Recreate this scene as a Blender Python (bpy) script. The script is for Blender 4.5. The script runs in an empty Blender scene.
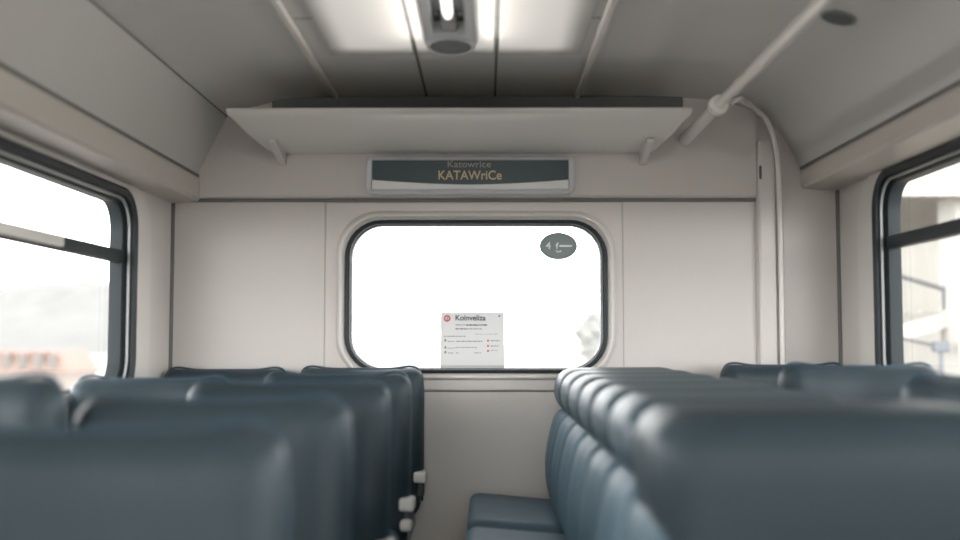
import bpy, bmesh, math, random
from mathutils import Vector, Matrix, noise
random.seed(7)
C = bpy.context.scene.collection
PI = math.pi
E = 1.08                      # eye height above the carriage floor
F = 1100.0                    # focal length in pixels at 960 wide

# ------------------------------------------------------------- camera
cd = bpy.data.cameras.new('camera')
cam = bpy.data.objects.new('camera', cd); C.objects.link(cam)
cd.sensor_width = 36.0; cd.lens = F / 960 * 36
cam.location = (0, 0, E)
cam.rotation_euler = (PI/2 + math.atan(68 / F), 0, math.atan(7 / F))
cd.clip_start = 0.02; cd.clip_end = 2000
cd.dof.use_dof = True; cd.dof.focus_distance = 4.95; cd.dof.aperture_fstop = 1.15
bpy.context.scene.camera = cam
# ------------------------------------------------------------- sky, exposure
w = bpy.data.worlds.new('overcast_sky'); bpy.context.scene.world = w
w.use_nodes = True
bg = w.node_tree.nodes['Background']
bg.inputs[0].default_value = (1.0, 0.99, 0.98, 1); bg.inputs[1].default_value = 4.0
_n = w.node_tree                      # bright foggy horizon under a duller overcast zenith
_tc = _n.nodes.new('ShaderNodeTexCoord'); _sp = _n.nodes.new('ShaderNodeSeparateXYZ')
_ab = _n.nodes.new('ShaderNodeMath'); _ab.operation = 'ABSOLUTE'
_mr = _n.nodes.new('ShaderNodeMapRange'); _mr.interpolation_type = 'SMOOTHSTEP'
_mr.inputs['From Min'].default_value = 0.02; _mr.inputs['From Max'].default_value = 0.42
_mr.inputs['To Min'].default_value = 8.5; _mr.inputs['To Max'].default_value = 2.2
_n.links.new(_tc.outputs['Generated'], _sp.inputs[0]); _n.links.new(_sp.outputs['Z'], _ab.inputs[0])
_n.links.new(_ab.outputs[0], _mr.inputs['Value']); _n.links.new(_mr.outputs[0], bg.inputs[1])
vs = bpy.context.scene.view_settings
vs.view_transform = 'Standard'; vs.look = 'None'; vs.gamma = 1.0; vs.exposure = 0.60
vs.use_curve_mapping = False
cy = bpy.context.scene.cycles
cy.max_bounces = 10; cy.diffuse_bounces = 6; cy.glossy_bounces = 4; cy.transparent_max_bounces = 12
cy.sample_clamp_indirect = 6.0
cy.use_denoising = True
try: cy.denoiser = 'OPENIMAGEDENOISE'
except Exception: pass

# ------------------------------------------------------------- materials
def mat(name, col, rough=0.5, metal=0.0, bump=0.0, bscale=200.0, spec=0.5, var=0.0, vscale=3.0, coat=0.0, emit=0.0):
    m = bpy.data.materials.new(name); m.use_nodes = True
    nt = m.node_tree; b = nt.nodes['Principled BSDF']
    b.inputs['Base Color'].default_value = (*col, 1)
    b.inputs['Roughness'].default_value = rough
    b.inputs['Metallic'].default_value = metal
    b.inputs['Specular IOR Level'].default_value = spec
    b.inputs['Coat Weight'].default_value = coat
    b.inputs['Coat Roughness'].default_value = 0.25
    tc = nt.nodes.new('ShaderNodeTexCoord')
    if var > 0:
        n = nt.nodes.new('ShaderNodeTexNoise'); n.inputs['Scale'].default_value = vscale; n.inputs['Detail'].default_value = 5
        nt.links.new(tc.outputs['Object'], n.inputs['Vector'])
        r = nt.nodes.new('ShaderNodeMapRange')
        r.inputs['To Min'].default_value = 1 - var; r.inputs['To Max'].default_value = 1 + var
        nt.links.new(n.outputs['Fac'], r.inputs['Value'])
        mx = nt.nodes.new('ShaderNodeVectorMath'); mx.operation = 'SCALE'
        mx.inputs[0].default_value = col
        nt.links.new(r.outputs['Result'], mx.inputs['Scale'])
        nt.links.new(mx.outputs['Vector'], b.inputs['Base Color'])
    if bump > 0:
        n2 = nt.nodes.new('ShaderNodeTexNoise'); n2.inputs['Scale'].default_value = bscale; n2.inputs['Detail'].default_value = 3
        nt.links.new(tc.outputs['Object'], n2.inputs['Vector'])
        bp = nt.nodes.new('ShaderNodeBump'); bp.inputs['Strength'].default_value = bump; bp.inputs['Distance'].default_value = 0.002
        nt.links.new(n2.outputs['Fac'], bp.inputs['Height'])
        nt.links.new(bp.outputs['Normal'], b.inputs['Normal'])
    if emit > 0:
        b.inputs['Emission Color'].default_value = (1, 0.96, 0.9, 1)
        b.inputs['Emission Strength'].default_value = emit
    return m

M = {
 'wall':    mat('beige_laminate', (0.62, 0.582, 0.548), 0.30, bump=0.15, bscale=400, var=0.02),
 'ceil':    mat('grey_ceiling_panel', (0.55, 0.54, 0.52), 0.42, bump=0.1, bscale=300, var=0.03),
 'cornice': mat('beige_cornice', (0.56, 0.52, 0.475), 0.4, var=0.02),
 'surround':mat('pale_window_surround', (0.66, 0.63, 0.59), 0.3),
 'seam':    mat('dark_seam', (0.17, 0.17, 0.165), 0.7),
 'rubber':  mat('black_rubber', (0.026, 0.034, 0.038), 0.5, spec=0.25),
 'alu':     mat('aluminium', (0.55, 0.56, 0.56), 0.35, metal=0.85),
 'rack':    mat('rack_grey', (0.70, 0.68, 0.65), 0.27, var=0.02),
 'darkgrey':mat('dark_grey_plastic', (0.07, 0.085, 0.09), 0.5),
 'rackshade':  mat('painted_rack_shade', (0.15, 0.16, 0.16), 0.6),
 'grey':    mat('mid_grey_plastic', (0.25, 0.26, 0.26), 0.4),
 'leather': mat('blue_leather', (0.033, 0.052, 0.063), 0.46, spec=0.3, bump=0.25, bscale=260, var=0.10, vscale=6),
 'leather2':mat('blue_fabric', (0.090, 0.158, 0.208), 0.5, bump=0.3, bscale=500, var=0.06, vscale=8),
 'leather3':mat('headrest_leather', (0.052, 0.085, 0.105), 0.46, bump=0.25, bscale=260, spec=0.45, var=0.08, vscale=6),
 'piping':  mat('blue_piping', (0.03, 0.065, 0.095), 0.35),
 'cream':   mat('cream_plastic', (0.75, 0.73, 0.68), 0.3),
 'pole':    mat('satin_cream_pole', (0.72, 0.69, 0.65), 0.18, coat=0.5),
 'floor':   mat('grey_floor', (0.52, 0.51, 0.50), 0.35, var=0.1, vscale=60),
 'signframe': mat('sign_frame', (0.60, 0.62, 0.64), 0.3),
 'signstrip': mat('sign_white_strip', (0.82, 0.82, 0.80), 0.25),
 'signpanel': mat('sign_dark_panel', (0.035, 0.065, 0.075), 0.3),
 'gold':    mat('gold_letters', (0.62, 0.52, 0.30), 0.5),
 'goldfade':mat('faded_gold_letters', (0.34, 0.31, 0.24), 0.5),
 'paper':   mat('poster_paper', (0.62, 0.63, 0.63), 0.6),
 'paperdk': mat('poster_strip', (0.45, 0.46, 0.46), 0.6),
 'ink':     mat('ink', (0.05, 0.06, 0.07), 0.6),
 'inkpale': mat('pale_ink', (0.22, 0.23, 0.24), 0.6),
 'red':     mat('red_print', (0.62, 0.12, 0.08), 0.6),
 'green':   mat('green_print', (0.08, 0.22, 0.16), 0.6),
 'oval':    mat('grey_green_sticker', (0.22, 0.245, 0.245), 0.5),
 'white':   mat('white_print', (0.85, 0.87, 0.87), 0.5),
 'tube':    mat('lamp_tube', (0.9, 0.9, 0.86), 0.3, emit=1.1),
 'ground':  mat('pale_ground', (0.42, 0.395, 0.37), 0.9, var=0.15, vscale=0.3),
 'hill':    mat('wooded_hill', (0.23, 0.233, 0.225), 0.9, var=0.2, vscale=0.05),
 'roof':    mat('orange_roof', (0.27, 0.20, 0.17), 0.8, var=0.1, vscale=2),
 'plaster': mat('pale_plaster', (0.30, 0.27, 0.24), 0.8),
 'concrete':mat('pale_concrete', (0.30, 0.29, 0.265), 0.8, var=0.12, vscale=1.5),
 'concrete2':mat('white_concrete', (0.48, 0.47, 0.44), 0.8, var=0.06, vscale=1.5),
 'steel':   mat('grey_steel', (0.14, 0.15, 0.155), 0.5),
 'bluemetal': mat('blue_metal', (0.14, 0.16, 0.18), 0.5),
 'paving':  mat('platform_paving', (0.27, 0.245, 0.21), 0.9, var=0.15, vscale=2),
}
def glass_mat():
    m = bpy.data.materials.new('window_glass'); m.use_nodes = True
    nt = m.node_tree; nt.nodes.clear()
    o = nt.nodes.new('ShaderNodeOutputMaterial'); mx = nt.nodes.new('ShaderNodeMixShader')
    t = nt.nodes.new('ShaderNodeBsdfTransparent'); t.inputs[0].default_value = (0.95, 0.96, 0.96, 1)
    g = nt.nodes.new('ShaderNodeBsdfGlossy'); g.inputs['Roughness'].default_value = 0.03
    f = nt.nodes.new('ShaderNodeLayerWeight'); f.inputs[0].default_value = .5
    pw = nt.nodes.new('ShaderNodeMath'); pw.operation = 'POWER'; pw.inputs[1].default_value = 5
    nt.links.new(f.outputs['Facing'], pw.inputs[0])
    mr = nt.nodes.new('ShaderNodeMapRange'); mr.inputs['To Min'].default_value = .05; mr.inputs['To Max'].default_value = .6
    nt.links.new(pw.outputs[0], mr.inputs['Value'])
    nt.links.new(mr.outputs[0], mx.inputs[0]); nt.links.new(t.outputs[0], mx.inputs[1]); nt.links.new(g.outputs[0], mx.inputs[2])
    nt.links.new(mx.outputs[0], o.inputs[0])
    return m
M['glass'] = glass_mat()
def translucent(m, col, fac):
    nt = m.node_tree; b = nt.nodes['Principled BSDF']; o = nt.nodes['Material Output']
    t = nt.nodes.new('ShaderNodeBsdfTranslucent'); t.inputs[0].default_value = (*col, 1)
    mx = nt.nodes.new('ShaderNodeMixShader'); mx.inputs[0].default_value = fac
    nt.links.new(b.outputs[0], mx.inputs[1]); nt.links.new(t.outputs[0], mx.inputs[2]); nt.links.new(mx.outputs[0], o.inputs[0])
translucent(M['paper'], (.75, .75, .75), .42)
translucent(M['oval'], (.34, .38, .38), .5)

# ------------------------------------------------------------- helpers
def obj(name, bm, m, parent=None, smooth=False, angle=None):
    bmesh.ops.recalc_face_normals(bm, faces=bm.faces[:])
    me = bpy.data.meshes.new(name); bm.to_mesh(me); bm.free()
    me.materials.append(M[m] if isinstance(m, str) else m)
    if smooth:
        for p in me.polygons: p.use_smooth = True
        if angle: me.set_sharp_from_angle(angle=math.radians(angle))
    o = bpy.data.objects.new(name, me); C.objects.link(o)
    if parent is not None:
        o.parent = parent
        # part meshes are written in the thing's own coordinates
    return o
def tag(o, label=None, cat=None, group=None, kind=None):
    if label: o['label'] = label
    if cat: o['category'] = cat
    if group: o['group'] = group
    if kind: o['kind'] = kind
    return o
def thing(name, label, cat, loc=(0, 0, 0), rz=0, group=None):
    o = bpy.data.objects.new(name, None); C.objects.link(o)
    o.location = loc; o.rotation_euler = (0, 0, rz); o.empty_display_size = 0.1
    return tag(o, label, cat, group)
def struct(name, bm, m, parent=None, **k):
    o = obj(name, bm, m, parent, **k)
    if parent is None: o['kind'] = 'structure'
    return o
def copy_tree(o, parent=None):
    c = o.copy(); C.objects.link(c)
    if parent is not None: c.parent = parent
    for ch in [x for x in C.objects if x.parent == o]: copy_tree(ch, c)
    return c
def box(bm, x0, x1, y0, y1, z0, z1, bev=0.0):
    r = bmesh.ops.create_cube(bm, size=1)
    vs_ = r['verts']
    for v in vs_:
        v.co = Vector((x0 + (v.co.x + .5) * (x1 - x0), y0 + (v.co.y + .5) * (y1 - y0), z0 + (v.co.z + .5) * (z1 - z0)))
    if bev > 0:
        es = list({e for v in vs_ for e in v.link_edges})
        bmesh.ops.bevel(bm, geom=es, offset=bev, segments=3, affect='EDGES', profile=0.5)
    return bm
def bx(*a, **k):
    return box(bmesh.new(), *a, **k)
def rbox(x0, x1, y0, y1, z0, z1, r, deform=None, mid=8, nc=4):
    """rounded padded block made of a fine grid; deform(Vector)->Vector shapes it"""
    h = Vector(((x1-x0)/2, (y1-y0)/2, (z1-z0)/2)); c = Vector(((x0+x1)/2, (y0+y1)/2, (z0+z1)/2))
    r = min(r, h.x*.999, h.y*.999, h.z*.999)
    def ax(hh):
        a = [-hh + r*(1-math.cos(PI/2*i/nc)) * 1.0 for i in range(nc)]
        m_ = [-(hh-r) + 2*(hh-r)*i/mid for i in range(mid+1)]
        return a + m_ + [-t for t in reversed(a)]
    A = [ax(h.x), ax(h.y), ax(h.z)]
    bm = bmesh.new(); cache = {}
    def vert(p):
        k = tuple(round(t, 6) for t in p)
        if k in cache: return cache[k]
        inner = Vector([max(-(h[i]-r), min(h[i]-r, p[i])) for i in range(3)])
        d = Vector(p) - inner
        # clamp to sphere
        q = inner + d.normalized()*r if d.length > 1e-9 else Vector(p)
        q = q + c
        if deform: q = deform(q)
        v = bm.verts.new(q); cache[k] = v; return v
    for a in range(3):
        b_, c_ = (a+1) % 3, (a+2) % 3
        for s in (-1, 1):
            for i in range(len(A[b_])-1):
                for j in range(len(A[c_])-1):
                    q = []
                    for (ii, jj) in ((i, j), (i+1, j), (i+1, j+1), (i, j+1)):
                        p = [0, 0, 0]; p[a] = s*h[a]; p[b_] = A[b_][ii]; p[c_] = A[c_][jj]; q.append(vert(p))
                    if len(set(q)) >= 3:
                        try: bm.faces.new(list(dict.fromkeys(q)))
                        except ValueError: pass
    return bm
def tube(bm, pts, r, n=16, cap=True):
    pts = [Vector(p) for p in pts]; rs = r if isinstance(r, (list, tuple)) else [r]*len(pts)
    rings = []; up = None
    for i, p in enumerate(pts):
        t = (pts[min(i+1, len(pts)-1)] - pts[max(i-1, 0)]).normalized()
        if up is None:
            up = Vector((0, 0, 1)) if abs(t.z) < .9 else Vector((1, 0, 0))
        s = t.cross(up).normalized(); up = s.cross(t).normalized()
        rings.append([bm.verts.new(p + rs[i]*(math.cos(2*PI*k/n)*s + math.sin(2*PI*k/n)*up)) for k in range(n)])
    for a, b in zip(rings, rings[1:]):
        for k in range(n): bm.faces.new((a[k], a[(k+1) % n], b[(k+1) % n], b[k]))
    if cap:
        bm.faces.new(rings[0][::-1]); bm.faces.new(rings[-1])
    return bm
def smooth_path(pts, n=8):
    """Catmull-Rom through points"""
    P = [Vector(p) for p in pts]; P = [2*P[0]-P[1]] + P + [2*P[-1]-P[-2]]
    out = []
    for i in range(1, len(P)-2):
        for k in range(n):
            t = k/n; a, b, c, d = P[i-1:i+3]
            out.append(.5*((2*b)+(c-a)*t+(2*a-5*b+4*c-d)*t*t+(3*b-a-3*c+d)*t**3))
    out.append(P[-2]); return out
def rrect(u0, u1, v0, v1, r, n=8):
    """rounded rectangle loop in 2-D"""
    out = []
    for (cu, cv, a0) in ((u1-r, v1-r, 0), (u0+r, v1-r, PI/2), (u0+r, v0+r, PI), (u1-r, v0+r, 3*PI/2)):
        for k in range(n+1):
            a = a0 + PI/2*k/n
            out.append((cu + r*math.cos(a), cv + r*math.sin(a)))
    return out
def rings(bm, loops, f, closed_profile=False):
    """loops: list of (2-D loop, depth); f(u,v,d)->xyz; bridges successive loops"""
    vl = [[bm.verts.new(f(u, v, d)) for (u, v) in lp] for (lp, d) in loops]
    pairs = list(zip(vl, vl[1:])) + ([(vl[-1], vl[0])] if closed_profile else [])
    for a, b in pairs:
        n = len(a)
        for k in range(n):
            bm.faces.new((a[k], a[(k+1) % n], b[(k+1) % n], b[k]))
    return vl
def prism(bm, poly, axis, a0, a1):
    """extrude a 2-D polygon along an axis (poly in the other two, cyclic order)"""
    def P(u, v, a):
        return {'x': (a, u, v), 'y': (u, a, v), 'z': (u, v, a)}[axis]
    A = [bm.verts.new(P(u, v, a0)) for u, v in poly]; B = [bm.verts.new(P(u, v, a1)) for u, v in poly]
    n = len(poly)
    for k in range(n): bm.faces.new((A[k], A[(k+1) % n], B[(k+1) % n], B[k]))
    bm.faces.new(A[::-1]); bm.faces.new(B)
    return bm
def px(X, Y, dist):
    """pixel offset from the vanishing point -> x, z at a depth"""
    s = F / dist
    return (X - 487) / s, E - (Y - 338) / s
def text(body, m, parent, loc, size, name='lettering', ext=0.0008, sx=1.0, bold=0.0, rot=(PI/2, 0, 0), align='LEFT', shear=0.0):
    cu = bpy.data.curves.new(name, 'FONT'); cu.body = body; cu.size = size; cu.extrude = ext
    cu.align_x = align; cu.offset = bold; cu.shear = shear
    t = bpy.data.objects.new(name, cu); C.objects.link(t)
    bpy.context.view_layer.update()
    dg = bpy.context.evaluated_depsgraph_get()
    me = bpy.data.meshes.new_from_object(t.evaluated_get(dg))
    bpy.data.objects.remove(t)
    me.name = name; me.materials.clear(); me.materials.append(M[m])
    R = Matrix.Translation(loc) @ Matrix.Rotation(rot[0], 4, 'X') @ Matrix.Diagonal((sx, 1, 1, 1))
    me.transform(R)
    o = bpy.data.objects.new(name, me); C.objects.link(o); o.parent = parent
    return o

YW = 4.49                      # end wall plane
YB = -1.6                      # the carriage runs on behind the viewer
XL, XR = -1.294, 1.44          # side walls
ZC = E + 0.99                  # ceiling
WIN_Y = [(2.45, None), (0.62, 2.10), (-1.2, 0.28)]

# ------------------------------------------------------------- floor
struct('floor', bx(XL-.12, XR+.12, YB-.1, YW+.1, -.08, 0), 'floor')

# ------------------------------------------------------------- side walls
def side_wall(name, X, sgn, ytop, y_out, z_hi, z_lo, zmax):
    """X inner plane, sgn +1 for the right wall (outwards)"""
    f = lambda u, v, d: (X + sgn*d, u, v)
    bm = bmesh.new()
    edges = [YW+.08, 2.28, .45, YB-.08]
    for i, (a, b) in enumerate(WIN_Y):
        b = y_out if b is None else b
        o = rrect(edges[i+1], edges[i], 0, zmax, .0005)
        h = rrect(a, b, z_lo, z_hi, .13)
        rings(bm, [(o, 0), (h, 0), (h, .09), (o, .09)], f, True)
    return struct(name, bm, 'wall')
side_wall('wall_left', XL, -1, None, 4.01, E+.526, E-.205, E+.60)
side_wall('wall_right', XR, 1, None, 4.06, E+.600, E-.205, E+.66)

def side_window(idx, X, sgn, a, b, z_lo, z_hi, rail, handle):
    """surround, rubber, chrome bead, cross rail and two panes of one side window"""
    nm = 'window_%d' % idx
    f = lambda u, v, d: (X + sgn*d, u, v)
    bm = bmesh.new()
    o = rrect(a, b, z_lo, z_hi, .13); i1 = rrect(a+.02, b-.02, z_lo+.02, z_hi-.02, .115); i2 = rrect(a+.04, b-.04, z_lo+.04, z_hi-.04, .10)
    o2 = rrect(a-.006, b+.006, z_lo-.006, z_hi+.006, .136)
    rings(bm, [(o2, 0), (o2, -.012), (o, -.016), (i1, -.008), (i1, .02), (i2, .03), (i2, .075), (o, .075), (o, .002)], f, True)
    root = obj(nm, bm, 'rubber', smooth=True, angle=40); root['kind'] = 'structure'
    # polished bead
    bm = bmesh.new()
    p1 = rrect(a+.024, b-.024, z_lo+.024, z_hi-.024, .112); p2 = rrect(a+.032, b-.032, z_lo+.032, z_hi-.032, .106)
    rings(bm, [(p1, .012), (p1, .004), (p2, .004), (p2, .012)], f, True)
    obj('window_bead', bm, 'grey', root, smooth=True, angle=40)
    obj('window_rail', bx(*sorted((X+sgn*.022, X+sgn*.062)), a+.035, b-.035, rail[0], rail[1], bev=.006), 'rubber', root, smooth=True, angle=40)
    if handle:
        obj('rail_handle', bx(*sorted((X+sgn*.004, X+sgn*.022)), handle[0], handle[1], rail[0]+.008, rail[1]-.004, bev=.004), 'cream', root, smooth=True, angle=40)
    bm = bmesh.new()
    g = rrect(a+.03, b-.03, z_lo+.03, z_hi-.03, .105)
    vsl = [bm.verts.new(f(u, v, .055)) for u, v in g]; bm.faces.new(vsl)
    obj('glass_pane', bm, 'glass', root)
    return root
n = 1
for i, (a, b) in enumerate(WIN_Y):
    side_window(n, XL, -1, a, b or 4.01, E-.205, E+.526, (E+.272, E+.318), (2.7, 3.36) if i == 0 else None); n += 1
for i, (a, b) in enumerate(WIN_Y):
    side_window(n, XR, 1, a, b or 4.06, E-.205, E+.600, (E+.325, E+.372), None); n += 1
# raised surrounds round the two windows beside the end wall
def surround(idx, X, sgn, b, z_lo, z_hi, wide, top):
    f = lambda u, v, d: (X + sgn*d, u, v)
    bm = bmesh.new(); a = 2.45
    i = rrect(a-.008, b+.008, z_lo-.008, z_hi+.008, .138)
    m_ = rrect(a-.06, b+wide-.015, z_lo-.10, z_hi+top-.012, .17)
    o = rrect(a-.075, b+wide, z_lo-.115, z_hi+top, .18)
    rings(bm, [(o, 0.0), (m_, -.014), (i, -.010), (i, 0.0)], f, False)
    struct('trim_%d' % idx, bm, 'surround', smooth=True, angle=30)
surround(1, XL, -1, 4.01, E-.205, E+.526, .18, .03)
surround(2, XR, 1, 4.06, E-.205, E+.600, .18, .02)
# corner posts: dark joints where the side walls meet the end wall
struct('trim_3', bx(XL-.001, XL+.012, YW-.014, YW+.002, 0, E+.57), 'seam')
struct('trim_4', bx(XR-.012, XR+.001, YW-.014, YW+.002, 0, E+.62), 'seam')

# ------------------------------------------------------------- end wall with its window
WX0, WX1, WZ0, WZ1 = -.580, .490, E-.143, E+.482
fb = lambda u, v, d: (u, YW + d, v)
bm = bmesh.new()
rings(bm, [(rrect(XL-.10, XR+.10, -.02, ZC+.08, .0005), 0), (rrect(WX0, WX1, WZ0, WZ1, .15), 0),
           (rrect(WX0, WX1, WZ0, WZ1, .15), .08), (rrect(XL-.10, XR+.10, -.02, ZC+.08, .0005), .08)], fb, True)
struct('wall_front', bm, 'wall')
# window panel: slightly raised plate with rounded edge between two upright seams
PX0, PX1, PZ0, PZ1 = -.661, .553, E-.212, E+.556
bm = bmesh.new()
h = rrect(WX0-.028, WX1+.028, WZ0-.020, WZ1+.030, .165)
h2 = rrect(WX0-.012, WX1+.012, WZ0-.010, WZ1+.012, .155)
h3 = rrect(WX0, WX1, WZ0, WZ1, .15)
o = rrect(PX0, PX1, PZ0, PZ1, .004); o2 = rrect(PX0+.003, PX1-.003, PZ0+.003, PZ1-.003, .004)
rings(bm, [(o, 0), (o, -.004), (o2, -.006), (rrect(WX0-.036, WX1+.036, WZ0-.027, WZ1+.038, .17), -.006), (h, -.016), (h2, -.018), (h3, -.008), (h3, .03)], fb)
struct('trim_5', bm, 'wall', smooth=True, angle=25)
bm = bmesh.new(); lp_ = rrect(WX0-.018, WX1+.018, WZ0-.014, WZ1+.020, .162, 10)
tube(bm, [(u, YW-.016, v) for u, v in lp_ + lp_[:1]], .0095, 10, False)
struct('trim_26', bm, 'surround', smooth=True)
# rubber and glass of the end window
bm = bmesh.new()
A0 = rrect(WX0, WX1, WZ0, WZ1, .15); A1 = rrect(WX0+.012, WX1-.012, WZ0+.010, WZ1-.010, .14)
A2 = rrect(WX0+.026, WX1-.026, WZ0+.020, WZ1-.022, .128)
rings(bm, [(A0, .02), (A0, -.014), (A1, -.018), (A2, -.004), (A2, .05), (A0, .05)], fb, True)
wf = obj('window_7', bm, 'rubber', smooth=True, angle=40); wf['kind'] = 'structure'
bm = bmesh.new()
B1 = rrect(WX0+.019, WX1-.019, WZ0+.0145, WZ1-.0155, .134); B2 = rrect(WX0+.023, WX1-.023, WZ0+.018, WZ1-.0185, .13)
rings(bm, [(B1, -.004), (B1, -.0135), (B2, -.0125), (B2, -.004)], fb, True)
obj('window_bead', bm, 'grey', wf, smooth=True, angle=40)
bm = bmesh.new()
vsl = [bm.verts.new(fb(u, v, .03)) for u, v in rrect(WX0+.015, WX1-.015, WZ0+.012, WZ1-.012, .13)]; bm.faces.new(vsl)
obj('glass_pane', bm, 'glass', wf)
# seams of the end wall
def seam(idx, x0, x1, z0, z1, m='seam'):
    struct('trim_%d' % idx, bx(x0, x1, YW-.0015, YW+.001, z0, z1), m)
M['softseam'] = mat('soft_seam', (0.42, 0.40, 0.38), 0.6)
seam(6, PX0-.005, PX0, .02, E+.556, 'softseam'); seam(7, PX1, PX1+.005, .02, E+.556, 'softseam')
seam(8, PX0, PX1, E-.219, E-.212, 'seam')
# upper band of the end wall, stepping forward above the long seam
bm = bmesh.new()
prism(bm, [(YW, E+.57), (YW-.020, E+.574), (YW-.026, E+.582), (YW-.030, ZC), (YW, ZC)], 'x', XL, 1.10)
struct('trim_9', bm, 'wall')
struct('trim_10', bx(XL, 1.10, YW-.010, YW, E+.557, E+.571), 'seam')
# upright corner panel by the pipe
bm = bmesh.new()
prism(bm, [(1.098, YW), (1.104, YW-.034), (1.112, YW-.040), (1.170, YW-.040), (1.184, YW-.030), (1.200, YW-.030), (1.206, YW)], 'z', 0, E+.80)
corner = tag(obj('corner_casing', bm, 'surround'), 'narrow upright beige casing running down the end wall behind the bent pipe', 'casing')
obj('keyhole_slot', bx(1.108, 1.118, YW-.0415, YW-.036, E+.645, E+.70, bev=.002), 'darkgrey', corner)

# ------------------------------------------------------------- ceiling
def curve_pts(pts, n=6): return [(p.x, p.y) for p in smooth_path([(a, b, 0) for a, b in pts], n)]
def shell(name, pts, m, t=.03, up=(0, 1), y0=YB, y1=YW, smooth=True):
    """a strip following a cross-section (x, z), running the length of the carriage"""
    bm = bmesh.new(); ny = 10
    rows = []
    for (x, z) in pts: rows.append([bm.verts.new((x, y0+(y1-y0)*k/ny, z)) for k in range(ny+1)])
    rows2 = []
    for (x, z) in pts: rows2.append([bm.verts.new((x+t*up[0], y0+(y1-y0)*k/ny, z+t*up[1])) for k in range(ny+1)])
    for R_ in (rows, rows2):
        for a, b in zip(R_, R_[1:]):
            for k in range(ny): bm.faces.new((a[k], a[k+1], b[k+1], b[k]))
    for k in range(ny):
        for e in (0, -1): bm.faces.new((rows[e][k], rows[e][k+1], rows2[e][k+1], rows2[e][k]))
    for k in (0, ny):
        for j in range(len(pts)-1): bm.faces.new((rows[j][k], rows[j+1][k], rows2[j+1][k], rows2[j][k]))
    return struct(name, bm, m, smooth=smooth, angle=40)
cl = [(-1.060, E+.905), (-.98, E+.940), (-.85, E+.972), (-.70, E+.986), (-.60, E+.99)]
cr = [(.37, E+.99), (.75, E+.985), (.95, E+.968), (1.07, E+.935), (1.16, E+.885), (1.225, E+.81), (1.262, E+.745), (1.283, E+.70)]
shell('ceiling', curve_pts(cl) + [(.3, E+.99)] + curve_pts(cr), 'ceil', .04)
shell('trim_11', [(-1.185, E+.668), (-1.130, E+.782), (-1.068, E+.905)], 'ceil', .05, (-1, .3))
shell('trim_12', [(-1.073, E+.901), (-1.056, E+.915)], 'seam', .03)
# cornices over the windows
def cornice(idx, xi, xo, zt, zb, sg):
    bm = bmesh.new()
    prism(bm, [(xi, zt), (xi-sg*.004, zt-.01), (xi-sg*.004, zb+.012), (xi+sg*.006, zb), (xo, zb-.012), (xo, zt+.10), (xi+sg*.06, zt+.10), (xi+sg*.05, zt)], 'y', YB, YW)
    struct('trim_%d' % idx, bm, 'cornice')
cornice(13, -1.180, XL-.05, E+.655, E+.560, -1)
cornice(14, 1.290, XR+.05, E+.690, E+.612, 1)
struct('trim_15', bx(-1.225, -1.178, YB, YW, E+.655, E+.668), 'seam')
struct('trim_16', bx(1.284, 1.33, YB, YW, E+.690, E+.702), 'seam')
# ribs between ceiling panels
def rib(idx, x, w_, h_, m='ceil'):
    bm = bmesh.new()
    prism(bm, [(x-w_, ZC+.002), (x-w_*.6, ZC-h_), (x+w_*.6, ZC-h_), (x+w_, ZC+.002)], 'y', YB, YW-.03)
    struct('trim_%d' % idx, bm, m)
rib(17, -.62, .014, .014, 'pole'); rib(18, .37, .014, .014, 'pole')
def groove(idx, x0, x1, y0, y1):
    struct('trim_%d' % idx, bx(x0, x1, y0, y1, ZC-.002, ZC+.002), 'seam')
groove(19, -.252, -.242, YB, YW-.03); groove(20, .028, .038, YB, YW-.03)
groove(21, -.60, .355, 3.35, 3.354)
# rear end of the carriage behind the viewer
bm = bmesh.new()
fr = lambda u, v, d: (u, YB - d, v)
dh_ = rrect(-.38, .48, .35, 1.95, .10)
rings(bm, [(rrect(XL-.1, XR+.1, 0, ZC+.05, .0005), 0), (dh_, 0), (dh_, .06), (rrect(XL-.1, XR+.1, 0, ZC+.05, .0005), .06)], fr, True)
struct('wall_back', bm, 'wall')
bm = bmesh.new()
rings(bm, [(dh_, -.01), (rrect(-.34, .44, .39, 1.91, .08), -.01), (rrect(-.34, .44, .39, 1.91, .08), .05), (dh_, .05)], fr, True)
dr = struct('added_light_opening_1', bm, 'rubber')  # unseen glazed opening added to bring daylight onto the end wall
bm = bmesh.new(); bm.faces.new([bm.verts.new(fr(u, v, .03)) for u, v in rrect(-.35, .45, .38, 1.92, .08)])
obj('glass_pane', bm, 'glass', dr)
# roof closing the space over the cornices
struct('trim_22', bx(XL-.12, XR+.12, YB-.06, YW+.08, ZC+.05, ZC+.08), 'ceil')
struct('trim_23', bx(XL-.10, XL-.05, YB, YW+.08, E+.55, ZC+.05), 'ceil')
struct('trim_24', bx(XR+.05, XR+.10, YB, YW+.08, E+.60, ZC+.05), 'ceil')

# ------------------------------------------------------------- ceiling lamp
lx = -.115; zb = E+.93
lamp = thing('ceiling_lamp', 'long grey ceiling lamp with a round dark speaker at its rounded end', 'lamp', (lx, 3.45, zb))
def stadium(hw, y0, y1, n=16):
    out = [(-hw, y0), ]
    for k in range(n+1):
        a = PI - PI*k/n
        out.append((hw*math.cos(a), y1 + hw*math.sin(a)*1.25))
    out.append((hw, y0)); return out
bm = bmesh.new()
L0 = -4.2
lo = [(stadium(.088, L0, .015), .06), (stadium(.088, L0, .015), .022), (stadium(.080, L0, .013), .004), (stadium(.072, L0, .01), 0)]
vl = [[bm.verts.new((u, v, d)) for u, v in lp] for lp, d in lo]
for a, b in zip(vl, vl[1:]):
    for k in range(len(a)): bm.faces.new((a[k], a[(k+1) % len(a)], b[(k+1) % len(a)], b[k]))
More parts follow.
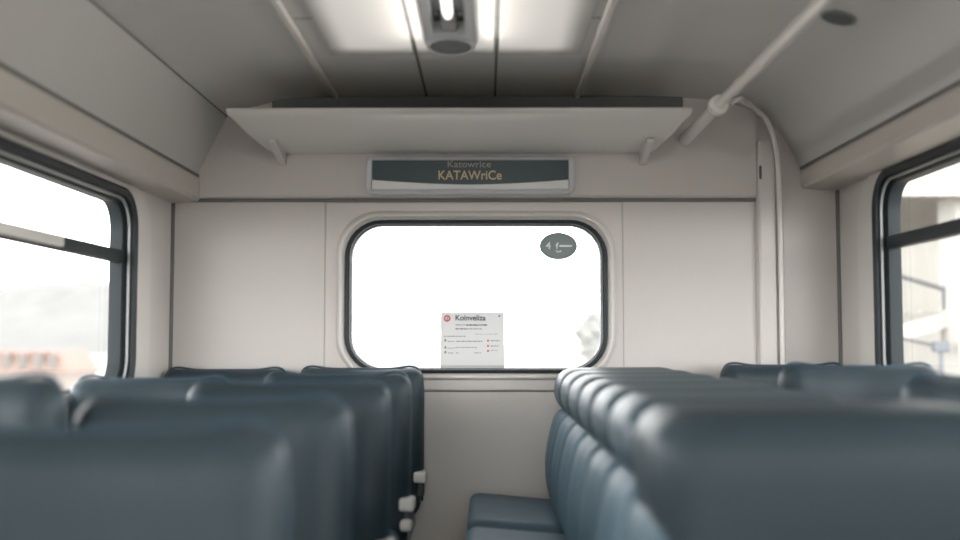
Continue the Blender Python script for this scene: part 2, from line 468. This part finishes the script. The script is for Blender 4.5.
# bottom face with a long trough cut out of it: two side strips and the end
last = vl[-1]
tw, ty = .050, -.115
t = [bm.verts.new(c) for c in ((-tw, L0, 0), (-tw, ty, 0), (tw, ty, 0), (tw, L0, 0))]
bm.faces.new((last[0], last[1], t[1], t[0])); bm.faces.new([t[2], last[-2], last[-1], t[3]])
bm.faces.new(list(last[1:-1]) + [t[2], t[1]])
tt = [bm.verts.new(c) for c in ((-tw, L0, .045), (-tw, ty-.01, .045), (tw, ty-.01, .045), (tw, L0, .045))]
for a, b in ((0, 1), (1, 2), (2, 3)): bm.faces.new((t[a], t[b], tt[b], tt[a]))
obj('housing', bm, 'signframe', lamp)
obj('reflector', bx(-tw+.001, tw-.001, L0, ty-.012, .040, .0445), 'darkgrey', lamp)
obj('lamp_holder', bx(-.024, .024, -.24, ty-.015, .006, .042, bev=.008), 'grey', lamp, smooth=True, angle=40)
bm = bmesh.new(); tube(bm, [(0, L0+.02, .018), (0, -.30, .018), (0, -.262, .018), (0, -.25, .018)], [.016, .016, .012, .005], 16)
obj('lamp_tube', bm, 'tube', lamp, smooth=True, angle=50)
for sx in (-1, 1):
    bm = bmesh.new(); bmesh.ops.create_uvsphere(bm, u_segments=10, v_segments=6, radius=.006, matrix=Matrix.Translation((sx*.036, -.22, .038)))
    obj('screw', bm, 'alu', lamp, smooth=True)
bm = bmesh.new()
def disc(bm, cx, cy, z, r, ry=None, n=32):
    bm.faces.new([bm.verts.new((cx + r*math.cos(2*PI*k/n), cy + (ry or r)*math.sin(2*PI*k/n), z)) for k in range(n)])
cone = [(.069, .001), (.066, -.004), (.050, -.001), (.036, -.0005), (.020, -.005), (.0001, -.006)]
rr = [[bm.verts.new((r*math.cos(2*PI*k/32), 1.35*r*math.sin(2*PI*k/32), z)) for k in range(32)] for r, z in cone]
for a, b in zip(rr, rr[1:]):
    for k in range(32): bm.faces.new((a[k], a[(k+1) % 32], b[(k+1) % 32], b[k]))
bmesh.ops.translate(bm, verts=bm.verts[:], vec=(0, 0, -.002))
obj('speaker', bm, 'darkgrey', lamp, smooth=True)
bm = bmesh.new(); a_ = [(.0710*math.cos(2*PI*k/48), .096*math.sin(2*PI*k/48), -.002) for k in range(49)]
tube(bm, a_, .007, 10, False); obj('speaker_ring', bm, 'signframe', lamp, smooth=True)
def ceiling_glow_mat():  # ceiling glow put in as emission, fading out towards the edges
    m = mat('painted_ceiling_glow', (0.42, 0.41, 0.39), 0.5, emit=.2)
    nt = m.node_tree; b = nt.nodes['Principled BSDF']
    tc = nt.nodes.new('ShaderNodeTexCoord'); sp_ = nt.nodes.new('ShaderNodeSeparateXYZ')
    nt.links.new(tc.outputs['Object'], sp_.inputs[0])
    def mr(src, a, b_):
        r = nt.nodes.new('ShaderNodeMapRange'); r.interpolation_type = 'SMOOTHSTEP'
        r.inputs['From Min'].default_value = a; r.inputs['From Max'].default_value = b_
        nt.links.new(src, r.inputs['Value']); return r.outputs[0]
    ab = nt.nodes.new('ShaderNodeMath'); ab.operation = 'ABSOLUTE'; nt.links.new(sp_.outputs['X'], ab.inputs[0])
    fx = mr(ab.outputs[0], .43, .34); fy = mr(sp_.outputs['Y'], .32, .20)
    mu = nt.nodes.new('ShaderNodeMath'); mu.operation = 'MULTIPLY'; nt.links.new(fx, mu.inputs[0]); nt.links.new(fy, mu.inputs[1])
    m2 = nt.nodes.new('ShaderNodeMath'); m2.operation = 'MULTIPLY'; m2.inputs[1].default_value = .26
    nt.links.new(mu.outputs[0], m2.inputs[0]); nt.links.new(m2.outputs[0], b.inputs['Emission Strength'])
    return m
M['ceilglow'] = ceiling_glow_mat()
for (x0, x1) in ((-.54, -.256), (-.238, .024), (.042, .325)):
    obj('glow_panel', bx(x0-lx, x1-lx, -4.4, .33, ZC-zb-.006, ZC-zb+.002, bev=.002), 'ceilglow', lamp)  # glowing panels added for the bright ceiling patches beside the lamp
# the lamp throws light sideways over the ceiling panels
for sx in (-1, 1):
    ld = bpy.data.lights.new('lamp_side_glow', 'AREA'); ld.shape = 'RECTANGLE'; ld.size = 2.6; ld.size_y = .02
    ld.energy = 2.5; ld.color = (1, .95, .88)
    lo_ = bpy.data.objects.new('lamp_side_glow', ld); C.objects.link(lo_); lo_.parent = lamp
    lo_.location = (sx*.100, -1.17, -.004)
    d = Vector((sx*1.0, 0, .40)); q = d.to_track_quat('-Z', 'Y'); lo_.rotation_euler = q.to_euler()
    LAMP_SIDE = lo_

# ------------------------------------------------------------- overhead rack
rack = thing('overhead_rack', 'wide grey overhead luggage shelf projecting from the end wall above the sign', 'luggage rack', (-.10, YW, E+.76))
bm = bmesh.new()
yf, ybk = 3.99-YW, -.032
prof = [(ybk, -.008), (-.12, -.006), (-.30, .022), (-.42, .048), (-.478, .058), (-.494, .064), (-.502, .074), (-.500, .082), (-.490, .086), (-.30, .060), (ybk, .03)]
def rx(side, y):
    t_ = (y - ybk)/(-.502 - ybk)
    return (-.765 + -.092*t_) if side < 0 else (.76 + .092*t_)
cols = []
for j in range(9):
    q = []
    for (y, z) in prof:
        x = rx(-1, y) + (rx(1, y) - rx(-1, y))*j/8
        q.append(bm.verts.new((x, y, z)))
    cols.append(q)
for a, b in zip(cols, cols[1:]):
    for k in range(len(prof)): bm.faces.new((a[k], a[(k+1) % len(prof)], b[(k+1) % len(prof)], b[k]))
bm.faces.new(cols[0]); bm.faces.new(cols[-1][::-1])
obj('shelf', bm, 'rack', rack, smooth=True, angle=35)
for x in (-.735, .735):
    bm = bmesh.new()
    prism(bm, [(-.03, -.055), (-.03, -.010), (-.26, .012), (-.25, .000), (-.06, -.050)], 'x', x-.013, x+.013)
    obj('bracket', bm, 'rack', rack)

struct('trim_25', bx(-.88, .80, YW-.045, YW-.030, E+.87, ZC-.002, bev=.006), 'rackshade')  # dark strip put in as the shade on the wall above the rack
# ------------------------------------------------------------- destination sign
sx0, sx1, sz0, sz1 = -.490, .355, E+.582, E+.735
ys = YW-.026
sign = thing('destination_sign', 'wide dark destination sign with gold lettering in a grey frame above the end window', 'sign', ((sx0+sx1)/2, ys, sz0))
hw = (sx1-sx0)/2; hh = sz1-sz0
fs = lambda u, v, d: (u, d, v)
bm = bmesh.new()
rings(bm, [(rrect(-hw, hw, 0, hh, .030), 0), (rrect(-hw, hw, 0, hh, .030), -.040), (rrect(-hw+.006, hw-.006, .006, hh-.006, .026), -.046),
           (rrect(-hw+.022, hw-.022, .016, hh-.012, .008), -.042), (rrect(-hw+.024, hw-.024, .018, hh-.014, .008), -.034)], fs)
vl_ = [bm.verts.new(fs(u, v, -.034)) for u, v in rrect(-hw+.024, hw-.024, .018, hh-.014, .008)]; bm.faces.new(vl_)
obj('frame', bm, 'signframe', sign, smooth=True, angle=35)
def strip_top(u): return .008 + .032 + .022*(abs(u)/hw)**1.6
bm = bmesh.new()
us = [-hw+.026 + (2*hw-.052)*k/24 for k in range(25)]
lo_v = [(u, -.036, .016) for u in us]; hi_v = [(u, -.046, strip_top(u)-.004) for u in us]; hi2 = [(u, -.036, strip_top(u)) for u in us]
midv = [(u, -.047, .020) for u in us]
R4 = [[bm.verts.new(p) for p in r_] for r_ in (lo_v, midv, hi_v, hi2)]
for a, b in zip(R4, R4[1:]):
    for k in range(24): bm.faces.new((a[k], a[k+1], b[k+1], b[k]))
obj('lower_strip', bm, 'signstrip', sign)
bm = bmesh.new()
R2_ = [[bm.verts.new((u, -.039, z)) for u, z in zip(us, zz)] for zz in ([strip_top(u)-.003 for u in us], [hh-.016]*25)]
for k in range(24): bm.faces.new((R2_[0][k], R2_[0][k+1], R2_[1][k+1], R2_[1][k]))
R3_ = [[bm.verts.new((u, -.035, z)) for u, z in zip(us, zz)] for zz in ([strip_top(u)-.003 for u in us], [hh-.016]*25)]
for k in range(24): bm.faces.new((R3_[0][k], R3_[0][k+1], R3_[1][k+1], R3_[1][k]))
obj('display_panel', bm, 'signpanel', sign)
text('Katowrice', 'goldfade', sign, (-.005, -.040, hh-.044), .038, 'small_lettering', bold=.0002, sx=1.12, align='CENTER')
text('KATAWriCe', 'gold', sign, (-.002, -.040, hh-.094), .052, 'large_lettering', bold=.0007, sx=.92, align='CENTER')

# ------------------------------------------------------------- hand pole and bent pipe
pole = thing('hand_pole', 'long cream handrail tube under the right side of the ceiling', 'handrail', (.81, YW, E+.81))
bm = bmesh.new(); tube(bm, [(0, -.66, .004), (0, -3.0, -.004), (0, -5.5, -.01)], .0175, 20)
obj('rail_tube', bm, 'pole', pole, smooth=True, angle=60)
bm = bmesh.new(); tube(bm, [(0, -.030, .0), (0, -.30, .001), (0, -.60, .003), (0, -.665, .004)], [.027, .024, .022, .022], 20)
obj('end_sleeve', bm, 'rack', pole, smooth=True, angle=60)
bm = bmesh.new(); tube(bm, [(0, -.700, .004), (0, -.694, .004), (0, -.665, .004), (0, -.650, .004)], [.022, .033, .035, .027], 24)
obj('collar', bm, 'cream', pole, smooth=True, angle=50)
for yy in (-2.65, -4.7):
    bm = bmesh.new(); tube(bm, [(0, yy, -.003), (0, yy, .175)], .009, 10)
    obj('hanger', bm, 'alu', pole, smooth=True, angle=50)

bm = bmesh.new()
pp = [(.85, 3.835, E+.822), (.90, 3.90, E+.855), (.98, 4.12, E+.892), (1.07, 4.33, E+.905), (1.125, 4.40, E+.885), (1.160, 4.425, E+.82), (1.178, 4.430, E+.72), (1.183, 4.432, E+.60), (1.186, 4.432, E+.2), (1.186, 4.432, .40), (1.186, 4.432, .0)]
tube(bm, smooth_path(pp, 8), .0115, 14)
pipe = tag(obj('bent_pipe', bm, 'pole', smooth=True, angle=60), 'thin cream pipe curving off the handrail collar and down the corner', 'pipe')

# round speaker in the right ceiling curve
sp = thing('ceiling_speaker', 'small round dark speaker grille set in the curved right side of the ceiling', 'speaker', (1.035, 3.20, E+.944))
sp.rotation_euler = (0, math.radians(17), 0)
bm = bmesh.new(); bmesh.ops.create_cone(bm, cap_ends=True, segments=32, radius1=.044, radius2=.048, depth=.012)
obj('grille', bm, 'darkgrey', sp, smooth=True, angle=40)
bm = bmesh.new(); tube(bm, [(.049*math.cos(2*PI*k/32), .049*math.sin(2*PI*k/32), -.002) for k in range(33)], .004, 8, False)
obj('rim', bm, 'grey', sp, smooth=True)

# ------------------------------------------------------------- notice and sticker on the end window
pz0, pz1, px0, px1 = E-.127, E+.106, -.190, .071
pst = thing('route_notice', 'square white printed notice standing at the bottom of the end window', 'notice', ((px0+px1)/2, YW+.018, pz0))
hw = (px1-px0)/2; hh = pz1-pz0
bm = bmesh.new()
rings(bm, [(rrect(-hw, hw, 0, hh, .008), 0), (rrect(-hw, hw, 0, hh, .008), -.004)], fs)
for d in (0, -.004): bm.faces.new([bm.verts.new(fs(u, v, d)) for u, v in rrect(-hw, hw, 0, hh, .008)])
obj('sheet', bm, 'paper', pst)
obj('bottom_strip', bx(-hw+.001, hw-.001, -.0048, -.004, .001, .016), 'paperdk', pst)
k_ = 2*hw/448.0                                  # the notice is 448 units wide in the close-up
def U(x): return -hw + (x-80)*k_
def V(y): return hh - (y-92)*k_
text('Koinveliza', 'ink', pst, (U(182), -.0042, V(150)), .031, 'heading', bold=.0006, sx=.98)
bm = bmesh.new(); tube(bm, [(U(127)+.0105*math.cos(2*PI*k/24), -.0045, V(136)+.0105*math.sin(2*PI*k/24)) for k in range(25)], .0032, 8, False)
obj('round_emblem', bm, 'red', pst)
obj('emblem_core', bx(U(127)-.002, U(127)+.002, -.0050, -.004, V(136)-.005, V(136)+.005), 'ink', pst)
obj('corner_mark', bx(U(493)-.004, U(493)+.004, -.0048, -.004, V(120)-.004, V(120)+.004), 'green', pst)
def marks(name, m, rows):
    bm = bmesh.new()
    for (x0, x1, y, h_) in rows:
        x = x0
        while x < x1:
            wd = random.uniform(10, 34); xe = min(x+wd, x1)
            box(bm, U(x), U(xe), -.0046, -.0038, V(y)-h_*k_/2, V(y)+h_*k_/2)
            x = xe + random.uniform(3, 7)
    obj(name, bm, m, pst)
marks('printed_lines', 'ink', [(260, 412, 183, 9), (185, 260, 210, 7)])
marks('printed_lines', 'inkpale', [(185, 255, 182, 6), (262, 370, 210, 6), (105, 255, 262, 6), (320, 480, 247, 3),
      (130, 175, 298, 5), (190, 375, 297, 7), (130, 180, 345, 5), (185, 340, 340, 5), (132, 175, 379, 6), (190, 208, 378, 6), (315, 365, 378, 5),
      (432, 500, 293, 6), (432, 490, 330, 6), (432, 485, 361, 4)])
bm = bmesh.new()
for y in (293, 329, 364): box(bm, U(406), U(420), -.0048, -.0038, V(y)-7*k_, V(y)+7*k_)
obj('red_marks', bm, 'red', pst)
bm = bmesh.new()
for y in (290, 340, 373): box(bm, U(108), U(120), -.0048, -.0038, V(y)-8*k_, V(y)+8*k_)
obj('green_marks', bm, 'green', pst)

ox, oz = px(559, 245.5, YW)
ov = thing('oval_sticker', 'grey oval number sticker in the upper right corner of the end window', 'sticker', (ox, YW+.026, oz))
def ell(a, b, y, n=40): return [(a*math.cos(2*PI*k/n), y, b*math.sin(2*PI*k/n)) for k in range(n)]
bm = bmesh.new(); R_ = [[bm.verts.new(p) for p in ell(.078, .056, y)] for y in (0, -.002)]
for k in range(40): bm.faces.new((R_[0][k], R_[0][(k+1) % 40], R_[1][(k+1) % 40], R_[1][k]))
bm.faces.new(R_[0]); bm.faces.new(R_[1][::-1])
obj('disc', bm, 'oval', ov)
bm = bmesh.new(); rs_ = [[bm.verts.new(p) for p in ell(a, a*.72, y)] for a, y in ((.078, -.002), (.078, -.0032), (.0745, -.0032), (.0745, -.002))]
for a, b in zip(rs_, rs_[1:]):
    for k in range(40): bm.faces.new((a[k], a[(k+1) % 40], b[(k+1) % 40], b[k]))
obj('rim', bm, 'grey', ov)
obj('hanging_tab', bx(-.002, .002, -.002, 0, .055, .070), 'red', ov)
text('4', 'white', ov, (-.052, -.0026, -.012), .042, 'numeral', bold=.0006)
text('f', 'white', ov, (-.010, -.0026, -.010), .034, 'letter', bold=.0008)
obj('dash_line', bx(.004, .056, -.0032, -.002, -.003, .004), 'white', ov)
bm = bmesh.new(); tube(bm, [(-.010, -.003, -.018), (-.004, -.003, -.025), (.002, -.003, -.022), (.008, -.003, -.024), (.011, -.003, -.018)], .0022, 8)
obj('small_squiggle', bm, 'white', ov)

# ------------------------------------------------------------- seats facing down the carriage
SW = .50
def make_seat(arm):
    root = thing('train_seat', 'seat', 'seat')
    hw = SW/2
    def dback(p):
        z = p.z; t_ = (z-.40)/.56
        x = p.x * (1 - .05*max(0, 1-t_*2)**2)
        # shoulders slightly proud of a shallow dip in the middle of the top
        if z > .86: z += .010*min(1, abs(p.x)/hw)**3 - .004
        y = p.y + .035*(t_-.5)                         # recline: the top leans away from the sitter
        if p.y < 0: y -= .020*math.exp(-((z-.66)/.10)**2) - .006*math.cos(p.x/hw*PI*1.5)
        if p.y < 0 and abs(p.x) > hw*.72: y -= .010
        return Vector((x, y, z))
    obj('backrest', rbox(-hw, hw, -.055, .055, .38, .96, .054, dback, 12, 5), 'leather', root, smooth=True)
    bm = bmesh.new()
    path = [(-hw+.004, .0, .44)] + [(-hw+.002, .035*((z-.40)/.56-.5)+.0, z) for z in (.6, .75, .88)] + [(-hw+.014, .014, .945), (-hw+.05, .016, .967)]
    top = [(x, .016, .957 + .010*min(1, abs(x)/hw)**3) for x in (-.12, 0, .12)]
    rev = [(-x, y, z) for x, y, z in reversed(path)]
    tube(bm, smooth_path(path + top + rev, 6), .0045, 8)
    obj('piping', bm, 'piping', root, smooth=True)
    def dcush(p):
        t_ = (p.y+.27)/.44
        z = p.z - .02*t_ - (.020*max(0, .25-t_)/.25 if p.z > .42 else 0)
        return Vector((p.x, p.y, z))
    obj('seat_cushion', rbox(-hw+.03, hw-.03, -.44, -.045, .37, .475, .042, dcush, 8, 4), 'leather2', root, smooth=True)
    bm = bmesh.new(); box(bm, -hw+.03, hw-.03, -.38, .03, .34, .375, .008); box(bm, -.06, .06, -.25, -.08, .03, .345, .01); box(bm, -.12, .12, -.32, -.02, 0, .03, .006)
    obj('pedestal', bm, 'grey', root, smooth=True, angle=40)
    if arm:
        a = obj('armrest_bracket', rbox(hw-.030, hw+.006, -.060, -.005, .46, .535, .012, None, 2, 3), 'darkgrey', root, smooth=True)
        obj('hinge_cap', rbox(hw-.034, hw+.016, -.085, -.002, .518, .562, .011, None, 3, 4), 'cream', a, smooth=True)
    return root
seat0 = make_seat(False); seatA = make_seat(True)
def put(proto, first, loc, label, group):
    o = proto if first else copy_tree(proto)
    o.location = loc; o['label'] = label; o['group'] = group
    return o
left_aisle = [
 (-.502, 4.385, 'blue aisle seat at the far end of the left row, backed against the end wall'),
 (-.502, 3.68, 'blue aisle seat on the left, second from the end wall, with cream hinge cap'),
 (-.525, 2.92, 'blue seat in the middle of the left aisle row, third from the end wall'),
 (-.535, 2.16, 'large blurred blue seat second nearest the viewer in the left aisle row'),
 (-.515, 1.46, 'nearest large dark blue seat filling the lower left foreground'),
]
for i, (x, y, lb) in enumerate(left_aisle):
    o = put(seatA, i == 0, (x, y, 0), lb, 'seats along the left side of the aisle')
    if i in (2, 3): o.scale = (1.08, 1, 1)
    if i == 1: second = o
obj('recline_knob', rbox(.220, .258, -.090, -.035, .455, .492, .012, None, 2, 4), 'cream', second, smooth=True)
left_win = [
 (-1.04, 4.385, 'blue seat in the far left corner against the end wall'),
 (-1.04, 3.42, 'pale lit blue seat by the left window, second from the end wall'),
 (-1.04, 2.06, 'blurred blue seat at the left edge below the left window'),
]
for i, (x, y, lb) in enumerate(left_win):
    o = put(seat0, i == 0, (x, y, 0), lb, 'seats along the left windows')
    o.scale = (1, 1, 1.045 if i == 2 else .995)
right_win = [
 (1.165, 4.33, 'blue seat in the far right corner below the bent pipe'),
 (1.165, 3.46, 'wide dark blue seat below the right window, second from the end wall'),
 (1.170, 2.44, 'blurred dark seat at the right edge of the picture with a bright corner'),
]
for i, (x, y, lb) in enumerate(right_win):
    o = put(seat0, False, (x, y, 0), lb, 'seats along the right windows')
    o.scale = (1, 1, 1.015 if i == 0 else 1.035)

# ------------------------------------------------------------- benches facing the aisle
def make_bench(nb, pitch=.392, near=False):
    """origin on the floor; the benches face -x; local y from 0 (near) to nb*pitch (far)"""
    root = thing('aisle_bench', 'bench', 'bench')
    L = nb*pitch
    for k in range(nb):
        y0 = k*pitch+.006; y1 = (k+1)*pitch-.006; ym = (y0+y1)/2; hy = (y1-y0)/2
        def dh(p):
            z = p.z
            s = (p.y-ym)/hy
            if z > .88: z += -.007*s*s + .004*(p.x-.27)/.48
            x = p.x
            if x < .40: x -= .006*(1-s*s)
            if z < .86 and x < .36: x += .010*min(1, (.86-z)/.08)
            return Vector((x, p.y, z))
        obj('headrest', rbox(.27, .86 if near else .75, y0, y1, .47 if near else .785, .964, .075, dh, 8, 5), 'leather' if near else 'leather3', root, smooth=True)
        def db(p):
            x = p.x; s = (p.y-ym)/hy
            f_ = max(0, min(1, (p.z-.40)/.41))
            if x < .45:
                x -= .045*math.sin(PI*f_**.85)
                x -= .016*(1-s*s)
                x += .007*math.exp(-((abs(s)-.45)/.10)**2)
            return Vector((x, p.y, p.z))
        obj('backrest', rbox(.285, .83 if near else .72, y0 + (.03 if near else .005), y1-.005, .40, .81, .055, db, 12, 5), 'leather2', root, smooth=True)
    def dc(p):
        t_ = (p.x+.07)/.34
        z = p.z + (-.028*t_ if p.z > .40 else 0)
        return Vector((p.x, p.y, z))
    obj('seat_cushion', rbox(-.070, .285, .115, L-.012, .372, .468, .040, dc, 10, 5), 'leather2', root, smooth=True)
    bm = bmesh.new(); box(bm, -.03, .70, .03, L-.02, .30, .375, .01)
    obj('seat_frame', bm, 'darkgrey', root, smooth=True, angle=40)
    for yy in ([.10, L-.10]):
        bm = bmesh.new(); box(bm, .10, .60, yy-.025, yy+.025, 0, .305, .008)
        obj('leg', bm, 'darkgrey', root, smooth=True, angle=40)
    return root
P = .392
bench = make_bench(2)
grp = 'padded double benches on the right side of the aisle'
for i, lb in enumerate(['farthest padded blue bench on the right of the aisle, nearest the end wall',
                        'padded bench second from the end wall on the right of the aisle',
                        'padded bench third from the end wall on the right, with bright rounded headrest corners']):
    o = bench if i == 0 else copy_tree(bench)
    o.location = (0, 4.47 - (i+1)*2*P, 0); o['label'] = lb; o['group'] = grp
single = make_bench(1, near=True)
single.location = (0, 4.47 - 7*P, 0)
tag(single, 'nearest single padded seat filling the lower right foreground with its dark side', 'bench')

# ------------------------------------------------------------- outside
GZ = -5.0
bm = bmesh.new(); box(bm, -900, 900, -300, 1200, GZ-.5, GZ)
gr = struct('ground', bm, 'ground')
# wooded hill
bm = bmesh.new(); NX, NY = 90, 14
rows = []
for j in range(NY+1):
    r_ = []
    for i in range(NX+1):
        x = -420 + 330*i/NX; y = 420 + 160*j/NY
        env = math.sin(PI*min(1, (j/NY)*1.0+.0)*.5)
        top = 37 - 14*i/NX + 4*math.sin(i*.10+1.0) + 5*noise.noise(Vector((x*.02, y*.02, 0))) + 4*noise.noise(Vector((x*.09, y*.09, 3)))
        r_.append(bm.verts.new((x, y, GZ + (top-GZ)*env + (1.5*noise.noise(Vector((x*.3, y*.3, 1))) if j else 0))))
    rows.append(r_)
for a, b in zip(rows, rows[1:]):
    for k in range(NX): bm.faces.new((a[k], a[k+1], b[k+1], b[k]))
tag(obj('wooded_hill', bm, 'hill', smooth=True), 'long pale wooded hill beyond the left window', 'hill')
# house with orange mansard roof
D = 110.0
hx0, _ = px(-80, 350, D); hx1, _ = px(66, 350, D); hz = px(0, 351, D)[1]; hb = px(0, 374, D)[1]
house = thing('house', 'large pale house with an orange dormered roof seen through the left window', 'house', ((hx0+hx1)/2, D, GZ))
hw = (hx1-hx0)/2
bm = bmesh.new(); box(bm, -hw+.2, hw-.2, .3, 9.5, 0, hb-GZ)
obj('wall', bm, 'plaster', house)
bm = bmesh.new()
r0 = [bm.verts.new(c) for c in ((-hw-.2, 0, hb-GZ), (hw+.2, 0, hb-GZ), (hw+.2, 10, hb-GZ), (-hw-.2, 10, hb-GZ))]
r1 = [bm.verts.new(c) for c in ((-hw+1.2, 1.0, hz-GZ), (hw-1.2, 1.0, hz-GZ), (hw-1.2, 9, hz-GZ), (-hw+1.2, 9, hz-GZ))]
for k in range(4): bm.faces.new((r0[k], r0[(k+1) % 4], r1[(k+1) % 4], r1[k]))
bm.faces.new(r1)
obj('mansard_roof', bm, 'roof', house)
s_ = F/D
for xp in (-30, -12, 6, 22, 38, 52):
    xx = (xp-487)/s_ - (hx0+hx1)/2
    bm = bmesh.new(); box(bm, xx-.38, xx+.38, .15, 1.2, hb-GZ+.35, hz-GZ-.35)
    prism(bm, [(xx-.5, hz-GZ-.35), (xx+.5, hz-GZ-.35), (xx, hz-GZ-.05)], 'y', .05, 1.3)
    dm = obj('dormer', bm, 'roof', house)
    obj('pane', bx(xx-.24, xx+.24, .10, .16, hb-GZ+.5, hz-GZ-.45), 'steel', dm)
# pale bare tree far beyond the end window
tree = thing('distant_tree', 'faint pale tree at the right side of the end window', 'tree', (18.0, 190, GZ))
bm = bmesh.new(); tube(bm, [(0, 0, 0), (.1, 0, 3), (0, 0, 6)], [.5, .35, .2], 8); obj('trunk', bm, 'concrete2', tree)
bm = bmesh.new()
for q_ in range(60):
    a = random.uniform(0, 2*PI); r = random.uniform(0, 3.0)*math.sin(PI*(.15+.8*q_/60))
    bmesh.ops.create_icosphere(bm, subdivisions=2, radius=random.uniform(.6, 1.1), matrix=Matrix.Translation((r*math.cos(a), r*math.sin(a), 2.2+8.6*q_/60)))
for v in bm.verts: v.co += .35*noise.noise_vector(v.co*.9)
M['treecol'] = mat('pale_tree', (.27, .275, .265), .9)
obj('crown', bm, 'treecol', tree)

# station beyond the right window: platform, pillar, canopy and stair
D = 13.0
def Q(X, Y, d=D): x, z = px(X, Y, d); return x, z
zp = Q(900, 400)[1]
plat = thing('station_platform', 'pale station platform below the right window', 'platform', (10, 18, GZ))
obj('deck', bx(-5.2, 12, -14, 30, 0, zp-GZ), 'paving', plat)
obj('platform_edge', bx(-5.32, -5.2, -14, 30, zp-GZ-.25, zp-GZ+.01), 'concrete2', plat)
pil = thing('concrete_pillar', 'broad white concrete pillar at the right edge of the right window', 'pillar', (Q(962, 0)[0], D-.1, zp))
obj('shaft', bx(-.19, .4, -.2, .3, 0, 3.4), 'concrete2', pil)
obj('plinth', bx(-.24, .45, -.25, .35, 0, .25), 'concrete', pil)
can = thing('platform_canopy', 'pale ribbed canopy roof seen through the top of the right window', 'canopy', (7, D+1, Q(0, 200)[1]))
bm = bmesh.new()
for k in range(36): box(bm, -3.4+k*.19, -3.4+k*.19+.10, -1.6, 3.9, .0, .07)
obj('ribbed_underside', bm, 'concrete', can)
obj('canopy_deck', bx(-3.5, 3.5, -1.7, 4.0, .07, .22), 'concrete2', can)
obj('fascia', bx(-3.5, 3.5, -1.8, -1.7, -.05, .25), 'concrete2', can)
bm = bmesh.new(); tube(bm, [(-2.3, -1.72, .15), (-.3, -1.6, 1.3)], .03, 8)
obj('stay_rod', bm, 'steel', can)
bld = thing('station_building', 'broad pale station wall behind the staircase', 'building', (9, 24, zp+.02))
obj('wall', bx(-3.2, 8, 0, 5, 0.01, 2.9), 'concrete', bld)
obj('parapet', bx(-3.3, 8.1, -.12, 5, 2.9, 3.15), 'concrete2', bld)
st = thing('staircase', 'white station staircase with a dark handrail outside the right window', 'staircase', (0, D, 0))
ax, az = Q(880, 327); bx_, bz = Q(950, 305)
bm = bmesh.new()
prism(bm, [(ax-.6, az-.20), (bx_+.2, bz-.02), (bx_+.2, bz-.20), (ax-.6, az-.38)], 'y', 0, .12)
obj('stringer', bm, 'concrete2', st); bm = bmesh.new()
prism(bm, [(ax-.6, az-.20), (bx_+.2, bz-.02), (bx_+.2, bz-.20), (ax-.6, az-.38)], 'y', 1.4, 1.52)
obj('stringer', bm, 'concrete2', st)
bm = bmesh.new()
for k in range(9):
    t_ = k/9; x = ax-.5 + (bx_+.1-ax+.5)*t_; z = az-.24 + (bz-az+.18)*t_
    box(bm, x, x+.22, .121, 1.399, z-.03, z+.03)
obj('treads', bm, 'concrete', st)
c0 = Q(885, 271); c1 = Q(944, 289)
bm = bmesh.new(); tube(bm, [(c0[0], .06, c0[1]), (c1[0], .06, c1[1])], .028, 8); tube(bm, [(c1[0], .06, c1[1]), (c1[0], .06, bz-.06)], .02, 8)
tube(bm, [(c0[0]+.15, .06, c0[1]-.07), (c0[0]+.15, .06, az-.20)], .02, 8)
obj('handrail', bm, 'steel', st)
c = Q(928, 348); lpx, lpz = Q(905, 340)
bar = thing('barrier_arm', 'small blue grey barrier fitting low outside the right window', 'barrier', (c[0], D-.3, zp+.005))
bm = bmesh.new(); box(bm, -.09, .09, -.06, .06, c[1]-zp-.05, c[1]-zp+.07, .02); obj('head', bm, 'bluemetal', bar)
bm = bmesh.new(); tube(bm, [(-.08, 0, c[1]-zp+.03), (-.45, 0, c[1]-zp+.11)], .02, 8); obj('arm', bm, 'steel', bar)
bm = bmesh.new(); tube(bm, [(0, 0, 0), (0, 0, c[1]-zp-.04)], .025, 8); obj('post', bm, 'bluemetal', bar)
